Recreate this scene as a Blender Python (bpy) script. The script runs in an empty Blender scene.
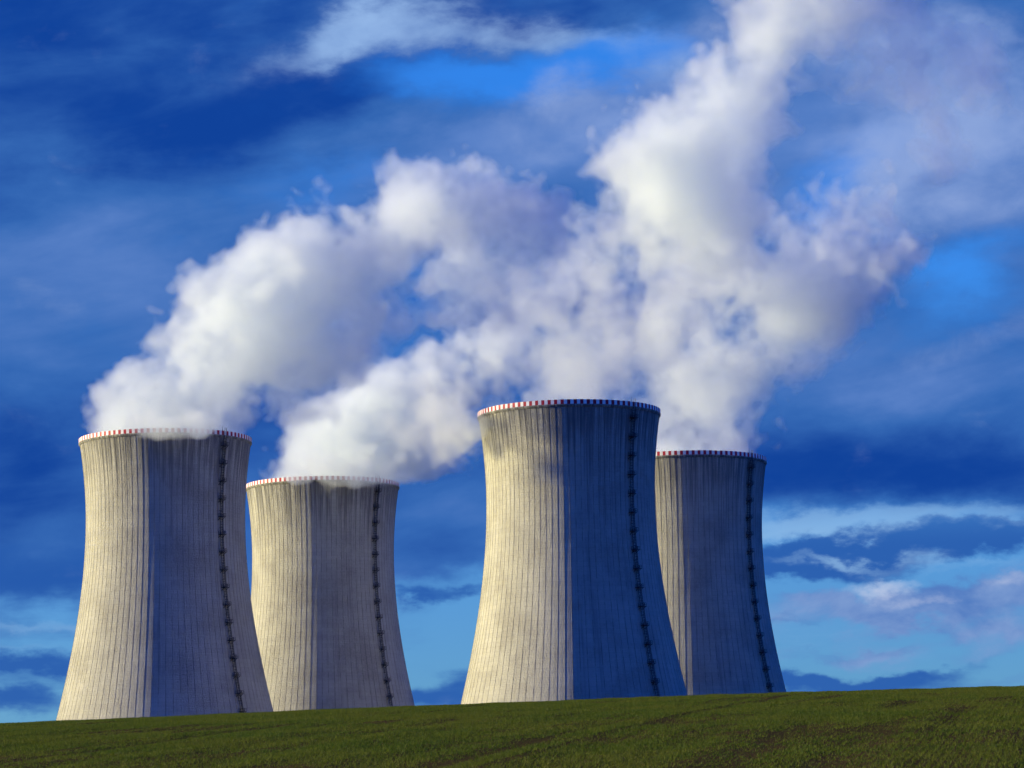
import bpy, math, random
import numpy as np
R = math.radians
S = bpy.context.scene
C = S.collection

# ------------------------------------------------------------------ camera
FOC = 3200.0                      # focal length in pixels of a 1024 wide frame
HZ = 860.0                        # the row of the true horizon (below the frame)
EYE = 1.7
cam_d = bpy.data.cameras.new("camera")
cam_d.sensor_width = 36.0
cam_d.lens = 36.0 * FOC / 1024.0
cam_d.clip_start = 0.5
cam_d.clip_end = 40000.0
cam = bpy.data.objects.new("camera", cam_d)
C.objects.link(cam)
from mathutils import Vector, Matrix
PITCH = math.atan((HZ - 384.0)/FOC)
ROLL = R(1.0)
cam.matrix_world = Matrix.Translation((0, 0, EYE)) @ Matrix.Rotation(R(90) + PITCH, 4, 'X') @ Matrix.Rotation(-ROLL, 4, 'Z')
S.camera = cam

# ------------------------------------------------------------------ light
SUN_EL = 13.0
SUN_DIR = (-math.cos(R(3.0)), math.sin(R(3.0)))      # horizontal direction towards the sun
sun_d = bpy.data.lights.new("sun", 'SUN')
sun_d.energy = 5.0
sun_d.angle = R(0.55)
sun_d.color = (1.0, 0.87, 0.45)
sun = bpy.data.objects.new("sun", sun_d)
C.objects.link(sun)
sv = (SUN_DIR[0]*math.cos(R(SUN_EL)), SUN_DIR[1]*math.cos(R(SUN_EL)), math.sin(R(SUN_EL)))
sun.rotation_euler = Vector(sv).to_track_quat('Z', 'Y').to_euler()
sun.location = (-300, 0, 200)

S.view_settings.view_transform = 'Standard'
S.view_settings.look = 'None'
EXPO = 0.92
S.view_settings.exposure = EXPO
S.view_settings.gamma = 1.0
S.view_settings.use_curve_mapping = False
S.render.engine = 'CYCLES'
cy = S.cycles
cy.max_bounces = 18
cy.volume_bounces = 16
cy.diffuse_bounces = 3
cy.glossy_bounces = 2
cy.transparent_max_bounces = 256
cy.use_adaptive_sampling = True
cy.adaptive_threshold = 0.035
cy.use_denoising = True
cy.sample_clamp_indirect = 8.0


# ------------------------------------------------------------------ a small language for node maths
class G:
    def __init__(self, nt):
        self.nt = nt

    def node(self, t, **kw):
        n = self.nt.nodes.new(t)
        for k, v in kw.items():
            setattr(n, k, v)
        return n

    def put(self, sock, v):
        if isinstance(v, V):
            self.nt.links.new(v.s, sock)
        else:
            sock.default_value = v

    def math(self, op, *a, clamp=False):
        n = self.node('ShaderNodeMath', operation=op, use_clamp=clamp)
        for i, v in enumerate(a):
            self.put(n.inputs[i], v)
        return V(self, n.outputs[0])

    def vec(self, x, y, z=0.0):
        n = self.node('ShaderNodeCombineXYZ')
        for i, v in enumerate((x, y, z)):
            self.put(n.inputs[i], v)
        return V(self, n.outputs[0])

    def xyz(self, v):
        n = self.node('ShaderNodeSeparateXYZ')
        self.put(n.inputs[0], v)
        return [V(self, o) for o in n.outputs]

    def noise(self, v, scale=1.0, detail=4.0, rough=0.5, dist=0.0, lac=2.0):
        n = self.node('ShaderNodeTexNoise')
        self.put(n.inputs['Vector'], v)
        n.inputs['Scale'].default_value = scale
        n.inputs['Detail'].default_value = detail
        n.inputs['Roughness'].default_value = rough
        n.inputs['Lacunarity'].default_value = lac
        n.inputs['Distortion'].default_value = dist
        return V(self, n.outputs[0])

    def step(self, v, a, b, lo=0.0, hi=1.0, smooth=True):
        n = self.node('ShaderNodeMapRange')
        n.interpolation_type = 'SMOOTHSTEP' if smooth else 'LINEAR'
        n.clamp = True
        self.put(n.inputs[0], v)
        for i, q in enumerate((a, b, lo, hi)):
            self.put(n.inputs[i + 1], q)
        return V(self, n.outputs[0])

    def mix(self, f, a, b, mode='MIX'):
        n = self.node('ShaderNodeMix', data_type='RGBA', blend_type=mode)
        n.clamp_factor = True
        self.put(n.inputs[0], f)
        self.put(n.inputs[6], a if isinstance(a, V) else (*a, 1.0) if len(a) == 3 else a)
        self.put(n.inputs[7], b if isinstance(b, V) else (*b, 1.0) if len(b) == 3 else b)
        return V(self, n.outputs[2])


class V:
    def __init__(self, g, s):
        self.g, self.s = g, s

    def __add__(self, o): return self.g.math('ADD', self, o)
    def __radd__(self, o): return self.g.math('ADD', o, self)
    def __sub__(self, o): return self.g.math('SUBTRACT', self, o)
    def __rsub__(self, o): return self.g.math('SUBTRACT', o, self)
    def __mul__(self, o): return self.g.math('MULTIPLY', self, o)
    def __rmul__(self, o): return self.g.math('MULTIPLY', o, self)
    def __truediv__(self, o): return self.g.math('DIVIDE', self, o)


def ray(px, py):
    """direction of a row and column of the frame, scaled to one unit along +y"""
    xc = (px - 512.0)/FOC; yc = (384.0 - py)/FOC
    c, s = math.cos(ROLL), math.sin(ROLL)
    x, y = xc*c + yc*s, yc*c - xc*s
    c, s = math.cos(PITCH), math.sin(PITCH)
    y, z = c - y*s, s + y*c
    return x/y, z/y


def lin(r, g, b, k=1.0):
    f = lambda c: (c/255/12.92 if c/255 <= .04045 else ((c/255+.055)/1.055)**2.4)
    return (f(r)*k, f(g)*k, f(b)*k)


# ------------------------------------------------------------------ sky: air, and clouds placed by bearing and height
W = bpy.data.worlds.new("World")
S.world = W
W.use_nodes = True
nt = W.node_tree
nt.nodes.clear()
g = G(nt)
STR = 0.1
EX = 2.0**-EXPO
tc = g.node('ShaderNodeTexCoord')
dx, dy, dz = g.xyz(V(g, tc.outputs['Generated']))
az = g.math('ARCTAN2', dx, dy)
hyp = g.math('SQRT', dx*dx + dy*dy)
el = g.math('DIVIDE', dz, g.math('MAXIMUM', hyp, 0.05))
# hundredths of a degree-like units: one unit = 1/3200 rad
bx = az * FOC + 512.0
by = 860.0 - el * FOC
sky = g.node('ShaderNodeTexSky')
sky.sky_type = 'NISHITA'
sky.sun_disc = False
sky.sun_elevation = R(SUN_EL)
sky.sun_rotation = math.atan2(SUN_DIR[0], SUN_DIR[1])
sky.altitude = 400.0
sky.air_density = 1.0
sky.dust_density = 0.4
sky.ozone_density = 3.0
air = V(g, sky.outputs[0])
air = g.mix(1.0, air, (0.42*EX, 0.90*EX, 1.72*EX), 'MULTIPLY')
# depth of blue above the low sky
hi = g.step(by, 640.0, 120.0)
air = g.mix(hi, air, g.mix(1.0, air, (0.70, 1.25, 1.42), 'MULTIPLY'))

# unseen sky outside this quarter, tinted deeper blue to turn the tower shade bluer
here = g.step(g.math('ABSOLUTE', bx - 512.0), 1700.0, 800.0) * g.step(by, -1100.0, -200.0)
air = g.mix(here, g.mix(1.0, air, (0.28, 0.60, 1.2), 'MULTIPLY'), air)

# turbulent offsets for cloud edges, drawn out a little along the wind
TL = R(-9.0)
sx_ = bx*math.cos(TL) + by*math.sin(TL)
sy_ = by*math.cos(TL) - bx*math.sin(TL)
wx = (g.noise(g.vec(bx*0.0060, by*0.0105, 3.1), 1.0, 8.0, 0.56) - 0.5) * 170.0
wy = (g.noise(g.vec(bx*0.0064, by*0.0115, 9.7), 1.0, 9.0, 0.58) - 0.5) * 120.0
ux = bx + wx
uy = by + wy
fine = g.noise(g.vec(sx_*0.011, sy_*0.021, 1.7), 1.0, 9.0, 0.58, 0.3)
streak = g.noise(g.vec(sx_*0.0042, sy_*0.0125, 5.5), 1.0, 9.0, 0.54, 0.4)
bars = g.noise(g.vec(bx*0.0040, by*0.024, 7.5), 1.0, 9.0, 0.58, 0.2)
puff = g.noise(g.vec(bx*0.012, by*0.015, 21.0), 1.0, 9.0, 0.56, 0.3)
wide = g.noise(g.vec(sx_*0.0038, sy_*0.0065, 33.0), 1.0, 9.0, 0.52, 0.2)


def blob(cx, cy, rx, ry, tilt=0.0, x=None, y=None):
    x = ux if x is None else x
    y = uy if y is None else y
    rx_, rz_ = ray(cx, cy)
    cx, cy = 512.0 + FOC*math.atan(rx_), 860.0 - FOC*rz_/math.hypot(1.0, rx_)
    t = R(tilt)
    a = (x - cx); b = (y - cy)
    if tilt:
        a, b = a*math.cos(t) + b*math.sin(t), b*math.cos(t) - a*math.sin(t)
    a = a*(1.0/rx); b = b*(1.0/ry)
    return g.math('EXPONENT', (a*a + b*b) * -1.0)


def total(items):
    s = None
    for it in items:
        amp, rest = it[0], it[1:]
        b = blob(*rest) * amp
        s = b if s is None else s + b
    return s


K = EX/STR
col = air
# the broad dark blue deck over the upper and middle sky, broken by blue holes
deck_holes = total([(0.8, 480, 76, 130, 30, 4), (0.8, 640, 62, 90, 30, -6), (0.75, 965, 268, 60, 32, -16),
                    (0.6, 845, 175, 90, 34, -25), (0.3, 330, 175, 90, 24, -10), (0.25, 965, 315, 120, 36, -10), (0.25, 410, 320, 70, 60, 0)])
deck = g.step(by + wy*0.55, 555.0, 490.0) + total([(1.1, 30, 555, 130, 42, 2), (1.1, 430, 548, 130, 34, 0), (0.9, 260, 560, 120, 40, 0)]) - deck_holes*1.1 + (fine - 0.5)*0.6 + (wide - 0.5)*0.3
deck = g.step(deck, 0.0, 1.0)
# the cloud deck lies over this quarter of the sky only; the unseen rest is left clear, tinted to blue the tower shade
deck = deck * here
deck_lo = lin(54, 106, 182, K)
deck_mid = lin(98, 136, 204, K)
deck_dk = lin(16, 66, 154, K)
tone = (streak - 0.5)*1.25 + (wide - 0.5)*1.0 + (fine - 0.5)*0.35 + 0.30 + total(
       [(0.34, 200, 212, 300, 60, -6), (-0.52, 40, 60, 320, 150, 0), (-0.30, 260, 95, 170, 50, -8), (0.36, 560, 140, 210, 70, 0), (0.12, 300, 40, 150, 60, -20),
        (0.22, 110, 350, 260, 80, 0), (-0.22, 360, 78, 90, 26, -8), (0.2, 430, 150, 120, 40, -10),
        (-0.50, 890, 470, 330, 60, 2), (-0.36, 60, 490, 300, 80, 0), (0.42, 890, 120, 190, 140, 30), (0.25, 850, 350, 200, 60, 0), (-0.35, 560, 8, 240, 24, 3), (-0.2, 1000, 20, 100, 40, 0)])
dcol = g.mix(g.step(tone, -0.30, 0.42), deck_dk, deck_lo)
dcol = g.mix(g.step(tone, 0.22, 1.05), dcol, deck_mid)
col = g.mix(deck, col, dcol)
# soft grey-lilac cloud on the upper right
lil = total([(0.75, 930, 120, 90, 90, 30), (0.55, 985, 70, 90, 60, 0), (0.7, 830, 20, 150, 50, 5), (0.5, 890, 175, 60, 50, 30),
             (0.5, 550, 125, 110, 50, -20), (0.4, 640, 120, 90, 40, 0), (0.5, 980, 345, 110, 34, -8), (0.35, 1000, 180, 80, 70, 0), (0.3, 760, 130, 90, 90, 0)])
lil = g.step(lil + (puff - 0.5)*1.4 + (wide - 0.5)*0.6, 0.18, 1.3) * g.step(lil, 0.06, 0.4)
col = g.mix(lil * 0.85, col, lin(148, 172, 222, K))
# pale sunlit sheet at the top
pale = total([(0.75, 310, 40, 75, 24, -22), (0.7, 385, 24, 90, 28, -6), (0.55, 470, 26, 120, 22, 4), (0.4, 600, 44, 120, 20, 6), (0.3, 690, 80, 70, 20, 0)])
pale = g.step(pale + (fine - 0.5)*1.3 + (puff - 0.5)*1.0, -0.2, 1.65) * g.step(pale, 0.0, 0.6)
col = g.mix(pale * 0.85, col, lin(160, 196, 242, K))
# low sky: dark bars and thin bright layers
lowm = g.step(by, 470.0, 560.0)
dark = total([(1.45, 890, 547, 190, 13, -2), (1.1, 1000, 522, 90, 8, -6), (1.2, 780, 574, 130, 13, -4), (1.1, 820, 680, 130, 16, 1), (0.5, 900, 668, 110, 7, -3),
              (0.8, 430, 592, 90, 9, 2), (0.9, 430, 690, 150, 22, 0), (0.42, 20, 605, 150, 60, 0), (1.0, 20, 660, 130, 14, 2), (1.0, 0, 702, 120, 18, 0), (0.8, 0, 560, 160, 26, 0), (0.45, 780, 620, 60, 5, 0), (0.5, 850, 640, 60, 5, 0)])
dark = g.step(dark + (bars - 0.5)*1.6 + (fine - 0.5)*0.7, 0.15, 1.0)
col = g.mix(dark * lowm * 0.92, col, lin(38, 90, 172, K))
lite = total([(1.15, 900, 521, 190, 15, -4), (0.5, 960, 566, 110, 6, -4), (0.4, 820, 560, 60, 5, 0), (0.6, 60, 618, 110, 8, 3), (0.5, 40, 640, 80, 7, 3), (0.6, 860, 562, 90, 7, 0), (0.5, 800, 530, 90, 14, -3), (0.4, 800, 640, 150, 30, 0)])
lite = g.step(lite + (bars - 0.5)*1.5 + (fine - 0.5)*0.7, 0.2, 1.3)
col = g.mix(lite * lowm * 0.8, col, lin(146, 190, 232, K))
grey = total([(0.5, 850, 642, 110, 8, -2), (0.45, 960, 655, 90, 9, 4), (0.5, 820, 600, 60, 7, 0), (1.0, 930, 595, 110, 18, -6), (0.85, 1010, 590, 90, 22, -4), (0.85, 1000, 632, 60, 16, 10), (0.6, 900, 612, 120, 12, 0), (0.6, 990, 684, 90, 10, -3)])
grey = g.step(grey + (puff - 0.5)*1.5 + (bars - 0.5)*0.8, 0.15, 1.05)
gcol = g.mix(g.step(puff*0.6 + fine*0.4, 0.38, 0.62), lin(82, 120, 190, K), lin(128, 156, 208, K))
col = g.mix(grey * 0.88, col, gcol)
glow = total([(0.9, 888, 580, 34, 13, -8), (0.6, 925, 600, 60, 9, -4), (0.5, 1000, 575, 50, 10, -6)])
glow = g.step(glow + (puff - 0.5)*1.4 + (fine - 0.5)*0.6, 0.25, 1.3)
col = g.mix(glow * 0.85, col, lin(206, 212, 234, K))
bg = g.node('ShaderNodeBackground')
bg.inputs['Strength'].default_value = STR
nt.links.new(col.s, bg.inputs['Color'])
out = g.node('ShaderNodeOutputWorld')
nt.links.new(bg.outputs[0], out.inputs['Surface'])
W.cycles.sampling_method = 'MANUAL'
W.cycles.sample_map_resolution = 512


# ------------------------------------------------------------------ helpers
def mesh_from(name, verts, faces_q=None, tris=None, mats=(), mat_idx=None, smooth=False):
    me = bpy.data.meshes.new(name)
    verts = np.asarray(verts, dtype=np.float32)
    parts, n = [], []
    if faces_q is not None and len(faces_q):
        parts.append(np.asarray(faces_q, dtype=np.int32).ravel()); n.append(np.full(len(faces_q), 4))
    if tris is not None and len(tris):
        parts.append(np.asarray(tris, dtype=np.int32).ravel()); n.append(np.full(len(tris), 3))
    loops = np.concatenate(parts); cnt = np.concatenate(n)
    start = np.zeros(len(cnt), dtype=np.int32)
    start[1:] = np.cumsum(cnt)[:-1]
    me.vertices.add(len(verts)); me.vertices.foreach_set('co', verts.ravel())
    me.loops.add(len(loops)); me.loops.foreach_set('vertex_index', loops)
    me.polygons.add(len(cnt)); me.polygons.foreach_set('loop_start', start)
    for m in mats:
        me.materials.append(m)
    if mat_idx is not None:
        me.polygons.foreach_set('material_index', np.asarray(mat_idx, dtype=np.int32))
    me.polygons.foreach_set('use_smooth', np.full(len(cnt), bool(smooth)))
    me.update(calc_edges=True)
    me.validate()
    return me


def link(name, me, parent=None, label=None, cat=None, group=None, kind=None):
    o = bpy.data.objects.new(name, me)
    C.objects.link(o)
    if parent is not None:
        o.parent = parent
    for k, v in (('label', label), ('category', cat), ('group', group), ('kind', kind)):
        if v:
            o[k] = v
    return o


def new_mat(name):
    m = bpy.data.materials.new(name)
    m.use_nodes = True
    m.node_tree.nodes.clear()
    gg = G(m.node_tree)
    return m, gg


def finish(m, gg, colr, rough=0.9, bump=None, bdist=0.05, spec=0.2, bstr=1.0):
    b = gg.node('ShaderNodeBsdfPrincipled')
    gg.put(b.inputs['Base Color'], colr if isinstance(colr, V) else (*colr, 1.0))
    gg.put(b.inputs['Roughness'], rough)
    b.inputs['Specular IOR Level'].default_value = spec
    if bump is not None:
        n = gg.node('ShaderNodeBump')
        n.inputs['Strength'].default_value = bstr
        n.inputs['Distance'].default_value = bdist
        gg.put(n.inputs['Height'], bump)
        m.node_tree.links.new(n.outputs[0], b.inputs['Normal'])
    o = gg.node('ShaderNodeOutputMaterial')
    m.node_tree.links.new(b.outputs[0], o.inputs['Surface'])
    return m


# ------------------------------------------------------------------ ground: one sheet, a rise in front, a plateau behind
_ys = np.arange(-4000.0, 16000.0, 1.0)
_sl = np.interp(_ys, [-400, 0, 90, 250, 330, 620], [0.0, 0.012, 0.0765, 0.0487, 0.034, 0.0])
_bz = np.cumsum(_sl) * 1.0
_bz -= np.interp(0.0, _ys, _bz)
_bz *= 13.76/np.interp(250.0, _ys, _bz)


def base_z(y):
    return np.interp(y, _ys, _bz)


def ground_z(x, y):
    xt = 90.0*np.tanh(x/90.0)
    far = 1.0/(1.0 + np.exp((np.abs(y - 180.0) - 420.0)/60.0))
    return base_z(y) + (0.0203*xt - 0.00014*xt*xt) * far


ROWD = np.array([0.168, 0.986])            # the way the drill rows run


def bumps(x, y):
    a = x*ROWD[1] - y*ROWD[0]
    b = x*ROWD[0] + y*ROWD[1]
    w = 0.03*np.sin(a*2*np.pi/3.1 + 0.8*np.sin(b*0.05)) + 0.025*np.sin(a*0.9 + 1.3*np.sin(b*0.11)) + 0.05*np.sin(x*0.21 + y*0.13)*np.sin(y*0.09)
    return w * np.exp(-((y - 170.0)/130.0)**4)


def axis(stops):
    r = []
    for a, b, st in stops:
        r.append(np.arange(a, b, st))
    return np.concatenate(r + [np.array([stops[-1][1]])])


gx = axis([(-9000, -1000, 500), (-1000, -200, 50), (-200, -64, 6), (-64, 64, 0.6), (64, 200, 6), (200, 1000, 50), (1000, 9000, 500)])
gy = axis([(-3000, -200, 200), (-200, 0, 20), (0, 80, 4), (80, 290, 0.8), (290, 420, 5), (420, 1800, 30), (1800, 15000, 600)])
XX, YY = np.meshgrid(gx, gy, indexing='ij')
ZZ = ground_z(XX, YY) + bumps(XX, YY)
nx_, ny_ = XX.shape
idx = np.arange(nx_*ny_).reshape(nx_, ny_)
quads = np.stack([idx[:-1, :-1], idx[1:, :-1], idx[1:, 1:], idx[:-1, 1:]], -1).reshape(-1, 4)

m_soil, gg = new_mat("soil")
geo = gg.node('ShaderNodeNewGeometry')
P = V(gg, geo.outputs['Position'])
n1 = gg.noise(P, 0.09, 6.0, 0.6)
n2 = gg.noise(P, 6.0, 5.0, 0.65)
c = gg.mix(gg.step(n1, 0.35, 0.65), (0.050, 0.036, 0.016), (0.032, 0.034, 0.010))
c = gg.mix(gg.step(n2, 0.3, 0.7), c, (0.060, 0.042, 0.018))
finish(m_soil, gg, c, 1.0, n2, 0.06, 0.0)
link('field', mesh_from('field', np.stack([XX, YY, ZZ], -1).reshape(-1, 3), quads, mats=[m_soil], smooth=True), kind='structure')

# young cereal in drill rows, with thin patches and wheel tracks
rng = np.random.default_rng(11)


def lattice_noise2(x, y, cell, seed):
    r = np.random.default_rng(seed).random((128, 128))
    fx = x/cell; fy = y/cell
    ix = np.floor(fx).astype(int); iy = np.floor(fy).astype(int)
    tx = fx - ix; ty = fy - iy
    tx = tx*tx*(3 - 2*tx); ty = ty*ty*(3 - 2*ty)
    q = lambda i, j: r[i % 128, j % 128]
    return (q(ix, iy)*(1-tx) + q(ix+1, iy)*tx)*(1-ty) + (q(ix, iy+1)*(1-tx) + q(ix+1, iy+1)*tx)*ty


def crop():
    n = 760000
    # even per square metre over the visible wedge
    yy = np.sqrt(rng.random(n)*(285.0**2 - 80.0**2) + 80.0**2)
    xx = (rng.random(n)*2 - 1)*0.178*yy
    a = xx*ROWD[1] - yy*ROWD[0]
    b = xx*ROWD[0] + yy*ROWD[1]
    a = np.round(a/0.25)*0.25 + rng.normal(0, 0.03, n)       # snap to the rows
    xx = a*ROWD[1] + b*ROWD[0]
    yy = -a*ROWD[0] + b*ROWD[1]
    patch = (0.30*lattice_noise2(a, b, 9.0, 1) + 0.30*lattice_noise2(a, b*0.10, 1.6, 2)
             + 0.22*lattice_noise2(a, b*0.16, 0.6, 3) + 0.18*lattice_noise2(a, b, 0.7, 4))
    bare = np.clip((xx/yy - 0.02)*0.9, 0, 0.06)*lattice_noise2(xx, yy, 14.0, 5)
    keep = rng.random(n) < np.clip((patch - 0.27 - bare)*3.8, 0.14, 1.0)
    tr = np.mod(a + 41.2, 21.0)                               # tramlines: two wheel tracks
    keep &= ~(((np.abs(tr - 1.0) < 0.30) | (np.abs(tr - 2.9) < 0.30)) & (rng.random(n) < 0.80))
    keep &= (yy > 78)
    xx, yy, patch = xx[keep], yy[keep], patch[keep]
    n = len(xx)
    zz = ground_z(xx, yy) + bumps(xx, yy) - 0.01
    B = 3
    vs = np.empty((B, n, 3, 3), dtype=np.float32)
    for k in range(B):
        ang = rng.random(n)*2*np.pi
        ln = (0.04 + 0.10*rng.random(n)**1.5)*(0.4 + 1.2*patch)
        lean = 0.3 + 0.9*rng.random(n)
        wd = 0.010 + 0.008*rng.random(n)
        ox = xx + rng.normal(0, 0.05, n); oy = yy + rng.normal(0, 0.05, n)
        cx, sx = np.cos(ang), np.sin(ang)
        vs[k, :, 0] = np.stack([ox - sx*wd, oy + cx*wd, zz], -1)
        vs[k, :, 1] = np.stack([ox + sx*wd, oy - cx*wd, zz], -1)
        vs[k, :, 2] = np.stack([ox + cx*ln*lean, oy + sx*ln*lean, zz + ln], -1)
    vs = vs.reshape(-1, 3)
    return vs, np.arange(len(vs), dtype=np.int32).reshape(-1, 3)


m_grass, gg = new_mat("young_cereal")
geo = gg.node('ShaderNodeNewGeometry')
P = V(gg, geo.outputs['Position'])
n1 = gg.noise(P, 0.12, 5.0, 0.6)
n2 = gg.noise(P, 3.0, 4.0, 0.7)
c = gg.mix(gg.step(n1, 0.35, 0.65), (0.045, 0.080, 0.011), (0.084, 0.098, 0.016))
c = gg.mix(gg.step(n2, 0.35, 0.75), c, (0.125, 0.132, 0.024))
b = gg.node('ShaderNodeBsdfPrincipled')
gg.put(b.inputs['Base Color'], c)
b.inputs['Roughness'].default_value = 0.6
b.inputs['Specular IOR Level'].default_value = 0.06
t = gg.node('ShaderNodeBsdfTranslucent')
gg.put(t.inputs['Color'], gg.mix(1.0, c, (1.0, 1.15, 0.6), 'MULTIPLY'))
mx = gg.node('ShaderNodeMixShader')
mx.inputs[0].default_value = 0.35
o_ = gg.node('ShaderNodeOutputMaterial')
m_grass.node_tree.links.new(b.outputs[0], mx.inputs[1])
m_grass.node_tree.links.new(t.outputs[0], mx.inputs[2])
m_grass.node_tree.links.new(mx.outputs[0], o_.inputs['Surface'])
cv, cf = crop()
link('young_cereal_crop', mesh_from('young_cereal_crop', cv, tris=cf, mats=[m_grass]),
     label='short green cereal seedlings covering the rising field', cat='crop', kind='stuff')

# ------------------------------------------------------------------ cooling towers
TOP = 146.2
BASE = float(base_z(1100.0)) - 4.0
HGT = TOP - BASE
THROAT, R0, B_LOW, B_UP = 27.0, 27.85, 75.5, 67.0
NRIB = 90


def rad(h):                               # h metres below the top
    b = np.where(h > THROAT, B_LOW, B_UP)
    return R0*np.sqrt(1 + ((h - THROAT)/b)**2)


def ring_mesh(prof, seg, closed=True):    # revolve a closed (r, z) loop
    a = np.linspace(0, 2*np.pi, seg, endpoint=False)
    pr = np.array(prof)
    v = np.stack([pr[None, :, 0]*np.cos(a)[:, None], pr[None, :, 0]*np.sin(a)[:, None], np.broadcast_to(pr[None, :, 1], (seg, len(pr)))], -1)
    k = len(pr)
    i = np.arange(seg)[:, None]*k; j = np.arange(k)[None, :]
    i2 = ((np.arange(seg)+1) % seg)[:, None]*k; j2 = (np.arange(k)+1) % k
    q = np.stack([i + j, i2 + j, i2 + j2[None, :], i + j2[None, :]], -1)
    return v.reshape(-1, 3), q.reshape(-1, 4)


m_conc, gg = new_mat("weathered_concrete")
tc_ = gg.node('ShaderNodeTexCoord')
ox, oy, oz = gg.xyz(V(gg, tc_.outputs['Object']))
inf = gg.node('ShaderNodeObjectInfo')
seed = V(gg, inf.outputs['Random']) * 40.0
ang = gg.math('ARCTAN2', oy, ox)
ca, sa = gg.math('COSINE', ang), gg.math('SINE', ang)
streaks = gg.noise(gg.vec(ca*30.0 + seed, sa*30.0, oz*0.028), 1.0, 6.0, 0.62)
fine_st = gg.noise(gg.vec(ca*95.0, sa*95.0 + seed, oz*0.10), 1.0, 5.0, 0.65)
blot = gg.noise(gg.vec(ox*0.09 + seed, oy*0.09, oz*0.09), 1.0, 6.0, 0.6)
grain = gg.noise(gg.vec(ox*1.3, oy*1.3, oz*1.6), 1.0, 5.0, 0.7)
lift = gg.math('FRACT', oz*(1/1.55))
liftn = gg.noise(gg.vec(gg.math('FLOOR', oz*(1/1.55)), seed, 0.0), 3.7, 1.0)
panel = gg.node('ShaderNodeTexWhiteNoise', noise_dimensions='3D')
gg.put(panel.inputs['Vector'], gg.vec(gg.math('FLOOR', oz*(1/1.55)), gg.math('FLOOR', ang*(NRIB/(2*math.pi))), seed))
panel = V(gg, panel.outputs['Value'])
height = oz - (HGT - 36.0)
stain = gg.step(height, 0.0, 36.0)
c = gg.mix(gg.step(blot, 0.3, 0.72), (0.390, 0.368, 0.294), (0.485, 0.460, 0.368))
c = gg.mix(gg.step(panel, 0.0, 1.0) * 0.16, c, (0.28, 0.27, 0.24))
c = gg.mix(gg.step(liftn, 0.3, 0.7) * 0.14, c, (0.27, 0.26, 0.235))
c = gg.mix(gg.step(blot, 0.52, 0.30) * gg.step(grain, 0.3, 0.7) * 0.35, c, (0.22, 0.195, 0.15))
c = gg.mix(gg.step(streaks, 0.50, 0.76) * 0.6, c, (0.20, 0.19, 0.165))
c = gg.mix(gg.step(fine_st + stain*0.10, 0.56, 0.82) * 0.5, c, (0.16, 0.155, 0.14))
c = gg.mix(gg.step(streaks + stain*0.28 + (fine_st - 0.5)*0.3, 0.62, 0.88) * stain * 0.9, c, (0.15, 0.145, 0.13))
c = gg.mix(gg.step(grain, 0.45, 0.8) * 0.22, c, (0.22, 0.21, 0.19))
c = gg.mix(gg.step(gg.math('ABSOLUTE', lift - 0.5), 0.455, 0.495) * 0.30, c, (0.19, 0.185, 0.17))
rib = gg.math('FRACT', ang*(NRIB/(2*math.pi)))
ribn = gg.noise(gg.vec(ca*14.0, sa*14.0 + seed, oz*0.22), 1.0, 6.0, 0.7)
ribl = gg.step(gg.math('ABSOLUTE', rib - 0.055), 0.075, 0.030)
c = gg.mix(ribl * gg.step(ribn + stain*0.10, 0.36, 0.60) * 0.62, c, (0.115, 0.108, 0.100))
rough_c = gg.noise(gg.vec(ox*1.7, oy*1.7, oz*1.9 + seed), 1.0, 6.0, 0.72)
finish(m_conc, gg, c, 0.95, rough_c*1.0 + grain*0.25 + fine_st*0.25, 0.44, 0.1, 1.0)

m_in, gg = new_mat("inner_concrete")
finish(m_in, gg, (0.2, 0.2, 0.19), 0.9)


def paint(name, a, b_):
    m, q = new_mat(name)
    ge = q.node('ShaderNodeNewGeometry')
    nn = q.noise(V(q, ge.outputs['Position']), 0.9, 5.0, 0.65)
    finish(m, q, q.mix(q.step(nn, 0.4, 0.8), a, b_), 0.6, spec=0.3)
    return m


m_red = paint("red_paint", (0.40, 0.010, 0.028), (0.28, 0.020, 0.03))
m_white = paint("white_paint", (0.82, 0.80, 0.76), (0.62, 0.60, 0.56))
m_steel = paint("dark_steel", (0.030, 0.032, 0.036), (0.050, 0.045, 0.040))
m_lamp = paint("lamp_housing", (0.55, 0.54, 0.52), (0.40, 0.38, 0.36))

# shell: ribbed outside, smooth inside, open at the top
hs = np.concatenate([np.linspace(0, 12, 10), np.linspace(14, HGT, 52)])
per = 8
seg = NRIB*per
th = (np.arange(seg)//per + np.array([0.0, 0.030, 0.040, 0.080, 0.09, 0.34, 0.56, 0.78])[np.arange(seg) % per])*2*np.pi/NRIB
lift_ = np.array([0.0, 0.0, 0.055, 0.055, 0.0, 0.0, 0.0, 0.0])[np.arange(seg) % per]
# the rib: 0.03-0.085 of a bay, about 0.13-0.2 m wide
rr = rad(hs)
vo = np.stack([(rr[None, :] + lift_[:, None])*np.cos(th)[:, None], (rr[None, :] + lift_[:, None])*np.sin(th)[:, None],
               np.broadcast_to(HGT - hs[None, :], (seg, len(hs)))], -1).reshape(-1, 3)
vi = np.stack([(rr[None, :] - 0.7)*np.cos(th)[:, None], (rr[None, :] - 0.7)*np.sin(th)[:, None],
               np.broadcast_to(HGT - hs[None, :], (seg, len(hs)))], -1).reshape(-1, 3)
k = len(hs)
i0 = np.arange(seg)[:, None]*k + np.arange(k-1)[None, :]
i1 = ((np.arange(seg)+1) % seg)[:, None]*k + np.arange(k-1)[None, :]
qo = np.stack([i0, i0+1, i1+1, i1], -1).reshape(-1, 4)
off = len(vo)
qi = np.stack([i0+off, i1+off, i1+1+off, i0+1+off], -1).reshape(-1, 4)
a0 = np.arange(seg)*k; a1 = ((np.arange(seg)+1) % seg)*k
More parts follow.
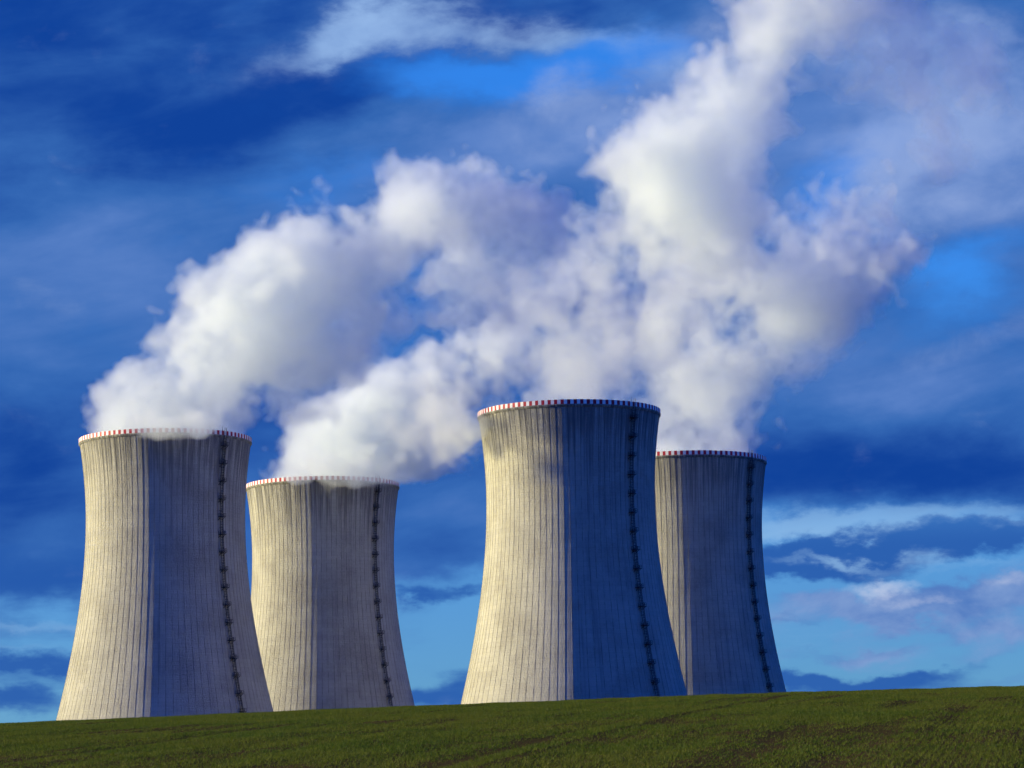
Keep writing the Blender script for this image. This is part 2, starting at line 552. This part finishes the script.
qt = np.stack([a0, a1, a1+off, a0+off], -1)
shell_me = mesh_from('shell', np.concatenate([vo, vi]), np.concatenate([qo, qi, qt]), mats=[m_conc, m_in],
                     mat_idx=np.concatenate([np.zeros(len(qo)), np.ones(len(qi)), np.zeros(len(qt))]))
# cornice ring under the parapet
rt = float(rad(np.array(0.0)))
cv_, cq_ = ring_mesh([(rt - 0.65, HGT - 0.6), (rt + 0.05, HGT - 0.75), (rt + 0.42, HGT - 0.2), (rt + 0.42, HGT + 0.12), (rt - 0.65, HGT + 0.12)][::-1], 360)
cornice_me = mesh_from('cornice', cv_, cq_, mats=[m_conc])
# striped parapet: 90 red and 90 white panels
PAN = 2*NRIB
sub = 4
pv, pq = ring_mesh([(rt + 0.08, HGT + 0.13), (rt + 0.36, HGT + 0.13), (rt + 0.36, HGT + 1.6), (rt + 0.08, HGT + 1.6)][::-1], PAN*sub)
pi_ = ((np.arange(PAN*sub)//sub) % 2).repeat(4)
parapet_me = mesh_from('parapet', pv, pq, mats=[m_red, m_white], mat_idx=pi_)


class MB:
    def __init__(self):
        self.v, self.q = [], []

    def box(self, c0, ex, ey, ez):
        """box with centre c0 and half-axis vectors"""
        o = len(self.v)
        c0, ex, ey, ez = map(np.array, (c0, ex, ey, ez))
        for s in ((-1, -1, -1), (1, -1, -1), (1, 1, -1), (-1, 1, -1), (-1, -1, 1), (1, -1, 1), (1, 1, 1), (-1, 1, 1)):
            self.v.append(c0 + ex*s[0] + ey*s[1] + ez*s[2])
        for f in ((0, 3, 2, 1), (4, 5, 6, 7), (0, 1, 5, 4), (1, 2, 6, 5), (2, 3, 7, 6), (3, 0, 4, 7)):
            self.q.append([o + i for i in f])

    def bar(self, p, q, w, d=None):
        p, q = np.array(p, float), np.array(q, float)
        ax = q - p
        L = np.linalg.norm(ax); a = ax/L
        up = np.array([0, 0, 1.0]) if abs(a[2]) < 0.9 else np.array([0, 1.0, 0])
        s = np.cross(a, up); s /= np.linalg.norm(s)
        t_ = np.cross(s, a)
        self.box((p+q)/2, s*w/2, t_*(d or w)/2, ax/2)

    def build(self, name, m):
        return mesh_from(name, np.array(self.v), np.array(self.q), mats=[m])


# caged ladder with rest platforms; local frame at azimuth 0 (radial = +x, tangent = +y)
LADT = 0.0


def surf(h, out_=0.0, tan=0.0):
    return (float(rad(np.array(h))) + out_, tan, HGT - h)


lad = MB()
hs_l = np.linspace(1.0, HGT - 3.0, 56)
for i in range(len(hs_l)-1):
    for s in (-0.38, 0.38):
        lad.bar(surf(hs_l[i], 0.55, s), surf(hs_l[i+1], 0.55, s), 0.14)
        lad.bar(surf(hs_l[i], 1.25, s*0.8), surf(hs_l[i+1], 1.25, s*0.8), 0.09)
    lad.bar(surf(hs_l[i], 1.32, 0), surf(hs_l[i+1], 1.32, 0), 0.09)
for h in np.arange(1.2, HGT - 3.0, 0.9):
    lad.bar(surf(h, 0.55, -0.38), surf(h, 0.55, 0.38), 0.09)
    for s in (-1, 1):
        lad.bar(surf(h, 0.55, s*0.40), surf(h, 1.25, s*0.32), 0.08)
    lad.bar(surf(h, 1.28, -0.32), surf(h, 1.28, 0.32), 0.08)
for h in np.arange(2.0, HGT - 4.0, 3.0):
    for s in (-0.38, 0.38):
        lad.bar(surf(h, -0.1, s), surf(h, 0.6, s), 0.12)
for s in (-0.38, 0.38):
    lad.bar(surf(1.0, 0.9, s), (surf(0, 0.9, s)[0], s, HGT + 2.6), 0.12)
ladder_me = lad.build('ladder', m_steel)

plat = MB()            # deck and brackets, origin on the wall at the deck level
plat.box((0.95, 0, 0), (0.95, 0, 0), (0, 1.05, 0), (0, 0, 0.10))
for s in (-0.9, 0.9):
    plat.bar((0.0, s, -1.1), (1.5, s, -0.1), 0.13)
    plat.bar((-0.2, s, -1.1), (0.15, s, -1.1), 0.2)
platform_me = plat.build('platform', m_steel)
rl = MB()
for z in (0.55, 1.1):
    for s in (-1.02, 1.02):
        rl.bar((0.1, s, z), (1.85, s, z), 0.075)
    rl.bar((1.85, -1.02, z), (1.85, 1.02, z), 0.075)
for x, y in ((0.2, -1.02), (1.0, -1.02), (1.85, -1.02), (1.85, 0), (1.85, 1.02), (1.0, 1.02), (0.2, 1.02)):
    rl.bar((x, y, 0.1), (x, y, 1.15), 0.075)
railing_me = rl.build('railing', m_steel)
lp = MB()
lp.box((0.9, 1.75, 0.55), (0.28, 0, 0), (0, 0.28, 0), (0, 0, 0.42))
lp.box((0.9, 1.75, 1.05), (0.18, 0, 0), (0, 0.18, 0), (0, 0, 0.10))
lp.bar((0.9, 1.06, 0.14), (0.9, 1.5, 0.14), 0.12)
lp.box((0.9, 1.75, 0.10), (0.3, 0, 0), (0, 0.3, 0), (0, 0, 0.05))
lamp_me = lp.build('warning_lamp', m_lamp)
mst = MB()
mst.bar((0, 0, 0), (0, 0, 2.3), 0.14)
mst.bar((0, 0, 2.3), (0, 0, 3.2), 0.07)
mast_me = mst.build('lightning_rod', m_steel)


def tower(px, rim, width, label, lad_deg, lamp_h):
    rx_, rz_ = ray(px, rim)
    dist = FOC*60.4/width
    d = dist/(math.cos(PITCH) + rz_*math.sin(PITCH))
    x = rx_*d
    top = EYE + rz_*d
    t = bpy.data.objects.new('cooling_tower', None)
    C.objects.link(t)
    t.location = (x, d, top - HGT)
    t['label'] = label; t['category'] = 'cooling tower'; t['group'] = 'cooling towers behind the field'
    link('shell', shell_me, t)
    link('cornice', cornice_me, t)
    link('parapet', parapet_me, t)
    # lad_deg: bearing of the ladder from the camera side (-y) towards +x
    A = R(lad_deg - 90.0)
    l_ = link('ladder', ladder_me, t)
    l_.rotation_euler.z = A
    for h in np.arange(3.6, HGT - 6, 6.15):
        p = link('platform', platform_me, t)
        r_ = float(rad(np.array(h)))
        p.location = (r_*math.cos(A), r_*math.sin(A), HGT - h)
        p.rotation_euler.z = A
        q = link('railing', railing_me, p)
    for h in lamp_h:
        r_ = float(rad(np.array(h)))
        w = link('warning_lamp', lamp_me, t)
        w.location = (r_*math.cos(A), r_*math.sin(A), HGT - h)
        w.rotation_euler.z = A
    rod = link('lightning_rod', mast_me, t)
    rod.location = ((rt+0.28)*math.cos(A - 0.03), (rt+0.28)*math.sin(A - 0.03), HGT + 0.1)
    return t, x, d, top


towers = [
    tower(165.5, 444.0, 171.0, 'concrete cooling tower at far left, steam curling over its striped rim', 48.6, [34.0]),
    tower(322.5, 489.0, 152.7, 'smaller-looking cooling tower between the far left one and the tallest, rim half hidden by steam', 48.4, []),
    tower(569.0, 417.0, 182.0, 'largest and nearest concrete cooling tower, its right side in deep blue shade', 43.0, [28.2]),
    tower(684.6, 465.0, 162.9, 'rightmost cooling tower partly hidden behind the nearest one', 50.0, []),
]

# ------------------------------------------------------------------ steam: fields of billows turned into nested bodies of vapour


def cub(t):
    return np.stack([(1-t)**3, 3*t**3 - 6*t**2 + 4, -3*t**3 + 3*t**2 + 3*t + 1, t**3], -1)/6.0


def noise3(shape, vox, cell, seed):
    r = np.random.default_rng(seed)
    ws, ns = [], []
    for n in shape:
        p = np.arange(n)*vox/cell
        i = np.floor(p).astype(int)
        w = cub(p - i)
        m = np.zeros((n, i[-1] + 4), dtype=np.float32)
        for q in range(4):
            m[np.arange(n), i + q] = w[:, q]
        ws.append(m); ns.append(m.shape[1])
    L = r.normal(0, 1.0, ns).astype(np.float32)
    o = np.tensordot(ws[0], L, (1, 0))                       # X, ny, nz
    o = np.tensordot(o, ws[1], (1, 1))                       # X, nz, Y
    o = np.tensordot(o, ws[2], (1, 1))                       # X, Y, Z
    return o * 1.9


def surface_nets(f, iso):
    ins = f > iso
    s = np.zeros(tuple(n-1 for n in f.shape), dtype=np.int8)
    for a in (0, 1):
        for b_ in (0, 1):
            for c_ in (0, 1):
                s += ins[a:f.shape[0]-1+a, b_:f.shape[1]-1+b_, c_:f.shape[2]-1+c_]
    act = (s > 0) & (s < 8)
    I = np.argwhere(act)
    if len(I) == 0:
        return np.zeros((0, 3)), np.zeros((0, 4), int)
    ids = np.full(act.shape, -1, dtype=np.int32)
    ids[act] = np.arange(len(I))
    corners = np.array([[a, b_, c_] for a in (0, 1) for b_ in (0, 1) for c_ in (0, 1)])
    vals = np.stack([f[I[:, 0]+c_[0], I[:, 1]+c_[1], I[:, 2]+c_[2]] for c_ in corners], -1) - iso
    acc = np.zeros((len(I), 3)); cnt = np.zeros(len(I))
    for i in range(8):
        for j in range(i+1, 8):
            if np.abs(corners[i]-corners[j]).sum() != 1:
                continue
            va, vb = vals[:, i], vals[:, j]
            cr = (va > 0) != (vb > 0)
            t = np.where(cr, va/np.where(va == vb, 1, va - vb), 0)
            p = corners[i][None] + (corners[j]-corners[i])[None]*t[:, None]
            acc += p*cr[:, None]; cnt += cr
    verts = I + acc/cnt[:, None]
    Q = []
    for ax in range(3):
        o1, o2 = [(1, 2), (2, 0), (0, 1)][ax]
        a = [slice(None)]*3; b_ = [slice(None)]*3
        a[ax] = slice(0, -1); b_[ax] = slice(1, None)
        ch = ins[tuple(a)] != ins[tuple(b_)]
        E = np.argwhere(ch)
        E = E[(E[:, o1] > 0) & (E[:, o2] > 0) & (E[:, o1] < f.shape[o1]-1) & (E[:, o2] < f.shape[o2]-1)]
        up = ins[E[:, 0], E[:, 1], E[:, 2]]

        def cell(d1, d2):
            q = E.copy(); q[:, o1] += d1; q[:, o2] += d2
            return ids[q[:, 0], q[:, 1], q[:, 2]]
        quad = np.stack([cell(-1, -1), cell(0, -1), cell(0, 0), cell(-1, 0)], -1)
        quad[~up] = quad[~up][:, ::-1]
        Q.append(quad)
    return verts, np.concatenate(Q)


def vapour(name, dens):
    m, q = new_mat(name)
    pv_ = q.node('ShaderNodeVolumePrincipled')
    pv_.inputs['Color'].default_value = (0.920, 0.946, 0.958, 1)
    pv_.inputs['Density'].default_value = dens
    pv_.inputs['Anisotropy'].default_value = 0.55
    o = q.node('ShaderNodeOutputMaterial')
    m.node_tree.links.new(pv_.outputs[0], o.inputs['Volume'])
    return m


VOX = 0.7
LEVELS = [(-1.3, 0.008), (-0.4, 0.020), (0.8, 0.036), (2.8, 0.036), (6.0, 0.028)]
vap = [vapour("steam_%s" % nm, d) for nm, (_, d) in zip(('veil', 'wisp', 'loose', 'body', 'core'), LEVELS)]


def plume(i, label, d0, blobs, seed):
    """blobs: (px, py, radius px, depth offset m, looseness, weight) along the drift"""
    B = []
    for bl in blobs:
        px, py, rp, dd = bl[:4]
        loose = bl[4] if len(bl) > 4 else 0.4
        d = d0 + dd
        rx_, rz_ = ray(px, py)
        B.append((rx_*d, d, EYE + rz_*d, rp/FOC*d, loose))
    B = np.array(B)
    mrg = 16.0
    lo = (B[:, :3] - B[:, 3:4]).min(0) - mrg
    hi_ = (B[:, :3] + B[:, 3:4]).max(0) + mrg
    shape = tuple(int(math.ceil(v)) for v in (hi_ - lo)/VOX)
    # turbulent displacement of the air that carries the billows
    wv = [noise3(shape, VOX, 22.0, seed + 10*q)*3.2 + noise3(shape, VOX, 9.0, seed + 10*q + 5)*1.7 + noise3(shape, VOX, 4.2, seed + 10*q + 7)*0.9 for q in range(3)]
    gx_ = [lo[q] + np.arange(shape[q])*VOX for q in range(3)]
    s = np.zeros(shape, dtype=np.float32)
    ls = np.zeros(shape, dtype=np.float32)
    kk = 1/2.4
    for x, y, z, r, loose in B:
        w = r + 22.0
        sl = []
        for q, cc in enumerate((x, y, z)):
            a_ = max(0, int((cc - w - lo[q])/VOX)); b_ = min(shape[q], int((cc + w - lo[q])/VOX) + 1)
            sl.append(slice(a_, b_))
        sl = tuple(sl)
        wf = 0.2 if loose == 0.0 else 1.0
        X = (gx_[0][sl[0]] - x)[:, None, None] + wv[0][sl]*wf
        Y = (gx_[1][sl[1]] - y)[None, :, None] + wv[1][sl]*wf
        Z = (gx_[2][sl[2]] - z)[None, None, :] + wv[2][sl]*wf
        e = np.exp(np.clip((r - np.sqrt(X*X + Y*Y + Z*Z))*kk, -40, 20)).astype(np.float32)
        s[sl] += e
        ls[sl] += e*loose
    ls /= np.maximum(s, 1e-9)
    f = np.log(np.maximum(s, 1e-9))/kk
    cap = 7.0*(1.0 - 0.6*ls)
    f = np.where(f > 0, cap*np.tanh(f/cap), f)
    for cell, amp, bl, sf in ((26.0, 2.4, 0.3, 1.9), (14.0, 3.4, 0.45, 1.7), (7.0, 4.0, 0.45, 1.15), (3.8, 3.7, 0.35, 0.8), (2.1, 2.8, 0.2, 0.7)):
        n_ = noise3(shape, VOX, cell, seed + int(cell*10))
        f += (n_*(1 - bl) + (np.abs(n_)*1.6 - 0.75)*bl*(1.0 - 0.7*ls))*(amp*(1.0 + (sf - 1.0)*ls))
    f -= 2.4*ls
    f = np.where(f > 0, f*(1.0 - 0.84*ls), f)
    # the drift carries it up and away: it thins out below the level of the rim
    if True:
        tx, td, tz = towers[i][1:]
        RRh = np.sqrt((gx_[0]-tx)[:, None]**2 + (gx_[1]-td)[None, :]**2)
        front = np.clip((td - 20.0 - gx_[1])/8.0, 0, 1)[None, :, None]
        outside = np.clip((RRh - 27.0)/3.0, 0, 1)[:, :, None] * np.clip((75.0 - RRh)/15.0, 0, 1)[:, :, None]
        zz = gx_[2][None, None, :]
        low = np.clip((tz + 9.0 - zz)/10.0, 0, 1.6)**1.5*(1 - front) + np.clip((tz - 1.2 - zz)/4.5, 0, 2.0)**1.5*front
        f -= (low*outside*11.0).astype(np.float32)
    # nothing outside the mouth may sink into the concrete
    t, tx, td, tz = towers[i]
    RRh = np.sqrt((gx_[0]-tx)[:, None]**2 + (gx_[1]-td)[None, :]**2)
    zc = gx_[2]
    for kz, zz in enumerate(zc):
        if zz < tz + 2.0:
            h = max(0.0, tz - zz)
            rin = float(rad(np.array(h))) - 1.6
            rout = float(rad(np.array(h))) + 2.0
            lim = np.maximum(rin - RRh, (RRh - rout) if zz < tz + 1.9 else 0)*1.6
            f[:, :, kz] = np.minimum(f[:, :, kz], lim)
    f[[0, -1]] = -50; f[:, [0, -1]] = -50; f[:, :, [0, -1]] = -50
    vs, qs, mi = [], [], []
    o = 0
    for li, (iso, _) in enumerate(LEVELS):
        v, q = surface_nets(f, iso)
        vs.append(v*VOX + lo); qs.append(q + o); mi.append(np.full(len(q), li)); o += len(v)
    print('plume', i, shape, [len(q) for q in qs])
    org = np.array([tx, td, tz])
    me = mesh_from('steam_plume', np.concatenate(vs) - org, np.concatenate(qs), mats=vap, mat_idx=np.concatenate(mi))
    ob = link('steam_plume', me, None, label, 'steam plume', 'steam plumes from the cooling towers')
    ob.location = org
    return ob


def mouth(px, py, w, lo_=0.1):
    """steam just above and inside the mouth"""
    return [(px + w*a, py + b_, w*c_, dd, lo_) for a, b_, c_, dd in
            ((0.05, 12, 0.34, 0), (-0.19, 2, 0.20, 0), (0.22, 0, 0.22, 0), (0, 0, 0.20, -9), (0, 0, 0.20, 9), (-0.28, 6, 0.10, 0), (0.30, 4, 0.13, 0), (0.10, -10, 0.30, 0))]


plume(0, 'white steam plume rising to the right out of the far left tower', towers[0][2],
      mouth(165, 441, 171) + [
    (145, 428, 13, -36, 0.0), (159, 431, 16, -37, 0.0), (174, 432, 16, -37, 0.0), (189, 428, 12, -36, 0.0),
    (116, 432, 13, 0, 0.1), (132, 420, 18, 0, 0.1), (150, 402, 24, 0, 0.1), (172, 378, 30, 0, 0.1), (212, 394, 52, 0, 0.1), (196, 352, 32, 0, 0.1), (222, 365, 58, 2, 0.1), (216, 328, 38, 0, 0.1), (245, 345, 66, 0, 0.15), (250, 295, 42, 0, 0.1),
    (285, 330, 64, 5, 0.2), (290, 268, 36, 0, 0.15), (320, 300, 60, 0, 0.2), (322, 248, 36, 0, 0.15), (350, 275, 56, 0, 0.25), (365, 238, 38, 0, 0.2), (398, 248, 52, 0, 0.2),
    (400, 208, 32, 0, 0.2), (420, 230, 40, 0, 0.25), (435, 205, 42, 5, 0.2), (445, 188, 32, 5, 0.2), (475, 195, 38, 5, 0.35), (505, 215, 40, 5, 0.55), (535, 240, 40, 5, 0.75), (545, 275, 48, 8, 0.85), (510, 310, 48, 8, 0.85), (460, 300, 40, 8, 0.85),
    (480, 245, 42, 8, 0.8), (450, 255, 42, 8, 0.75), (430, 285, 36, 8, 0.85), (500, 280, 40, 8, 0.9), (395, 300, 38, 8, 0.75),
    (262, 398, 46, 5, 0.65), (225, 420, 44, 0, 0.35), (258, 425, 30, 0, 0.8), (306, 360, 46, 8, 0.65), (345, 325, 44, 8, 0.65)], 100)
plume(1, 'white steam plume drifting right from the second tower and behind the nearest', towers[1][2],
      mouth(322, 486, 152.7) + [
    (318, 473, 13, -36, 0.0), (334, 476, 17, -37, 0.0), (352, 480, 19, -37, 0.0), (369, 479, 17, -35, 0.0), (384, 475, 13, -30, 0.0), (350, 465, 34, -16, 0.1), (385, 468, 28, -14, 0.2), (312, 464, 18, -10, 0.2),
    (340, 450, 52, 0, 0.1), (375, 428, 52, 0, 0.15), (355, 415, 30, 0, 0.3), (410, 408, 50, 0, 0.15), (400, 380, 30, 0, 0.3), (440, 390, 46, 0, 0.15), (455, 400, 46, 5, 0.3), (455, 360, 28, 0, 0.3),
    (480, 370, 44, 0, 0.2), (500, 345, 38, 0, 0.25), (430, 440, 44, 6, 0.5), (465, 435, 34, 6, 0.7), (520, 370, 50, 10, 0.62), (525, 325, 32, 0, 0.5), (545, 320, 50, 10, 0.74), (575, 350, 54, 15, 0.78),
    (585, 290, 50, 12, 0.78), (620, 300, 54, 12, 0.78), (545, 275, 38, 10, 0.85), (515, 300, 34, 10, 0.9), (560, 400, 44, 15, 0.8), (600, 245, 36, 10, 0.85), (308, 434, 28, 0, 0.8), (320, 425, 30, 0, 0.8),
    (436, 428, 29, -208, 0.15), (446, 420, 30, -221, 0.15), (440, 434, 29, -234, 0.2), (460, 424, 22, -226, 0.2), (418, 436, 20, -215, 0.6)], 200)  # detached puffs, added towards the camera to shade the nearest tower's rim
plume(2, 'tall bright steam column climbing above the nearest tower', towers[2][2],
      mouth(569, 413, 182, 0.78) + [
    (590, 372, 54, 4, 0.82), (625, 335, 54, 4, 0.78), (640, 290, 56, 0, 0.62), (600, 300, 44, 4, 0.6), (635, 240, 54, 0, 0.25), (605, 215, 34, 4, 0.5), (650, 200, 56, 0, 0.1), (635, 170, 36, 0, 0.1),
    (675, 160, 54, 0, 0.1), (660, 125, 36, 0, 0.1), (700, 120, 46, 0, 0.1), (690, 95, 30, 0, 0.15), (725, 85, 40, 0, 0.15), (748, 62, 38, 0, 0.15), (765, 38, 38, 5, 0.3), (785, 15, 44, 10, 0.4), (800, -15, 50, 10, 0.4),
    (690, 220, 50, 6, 0.3), (610, 225, 40, 8, 0.7), (720, 165, 42, 10, 0.6), (745, 120, 38, 10, 0.75), (830, 20, 50, 10, 0.7), (850, -15, 46, 10, 0.7), (795, 70, 36, 10, 0.95), (835, 75, 34, 12, 1.0), (755, 20, 34, 8, 0.5),
    (890, 20, 44, 14, 1.0), (915, 95, 36, 14, 1.0), (945, 145, 38, 14, 0.95), (970, 80, 40, 14, 1.0), (915, 168, 28, 14, 1.0), (985, 125, 36, 14, 1.0)], 300)
plume(3, 'broad hazy steam plume spreading right above the rightmost tower', towers[3][2],
      mouth(684.6, 461, 162.9, 0.68) + [
    (688, 422, 52, 0, 0.72), (710, 385, 56, 0, 0.74), (690, 370, 62, 0, 0.72), (735, 345, 60, 0, 0.65), (690, 325, 58, 0, 0.66), (765, 310, 58, 0, 0.58),
    (745, 270, 46, 0, 0.5), (800, 285, 54, 0, 0.48), (790, 240, 42, 0, 0.35), (830, 225, 32, 0, 0.5), (840, 275, 54, 0, 0.42), (860, 240, 42, 0, 0.4), (893, 258, 42, 0, 0.45), (870, 225, 30, 0, 0.55), (880, 290, 36, 0, 0.7),
    (650, 380, 54, 0, 0.8), (700, 280, 54, 5, 0.66), (830, 315, 40, 4, 0.7), (780, 360, 40, 4, 0.75), (735, 215, 36, 4, 0.75)], 440)
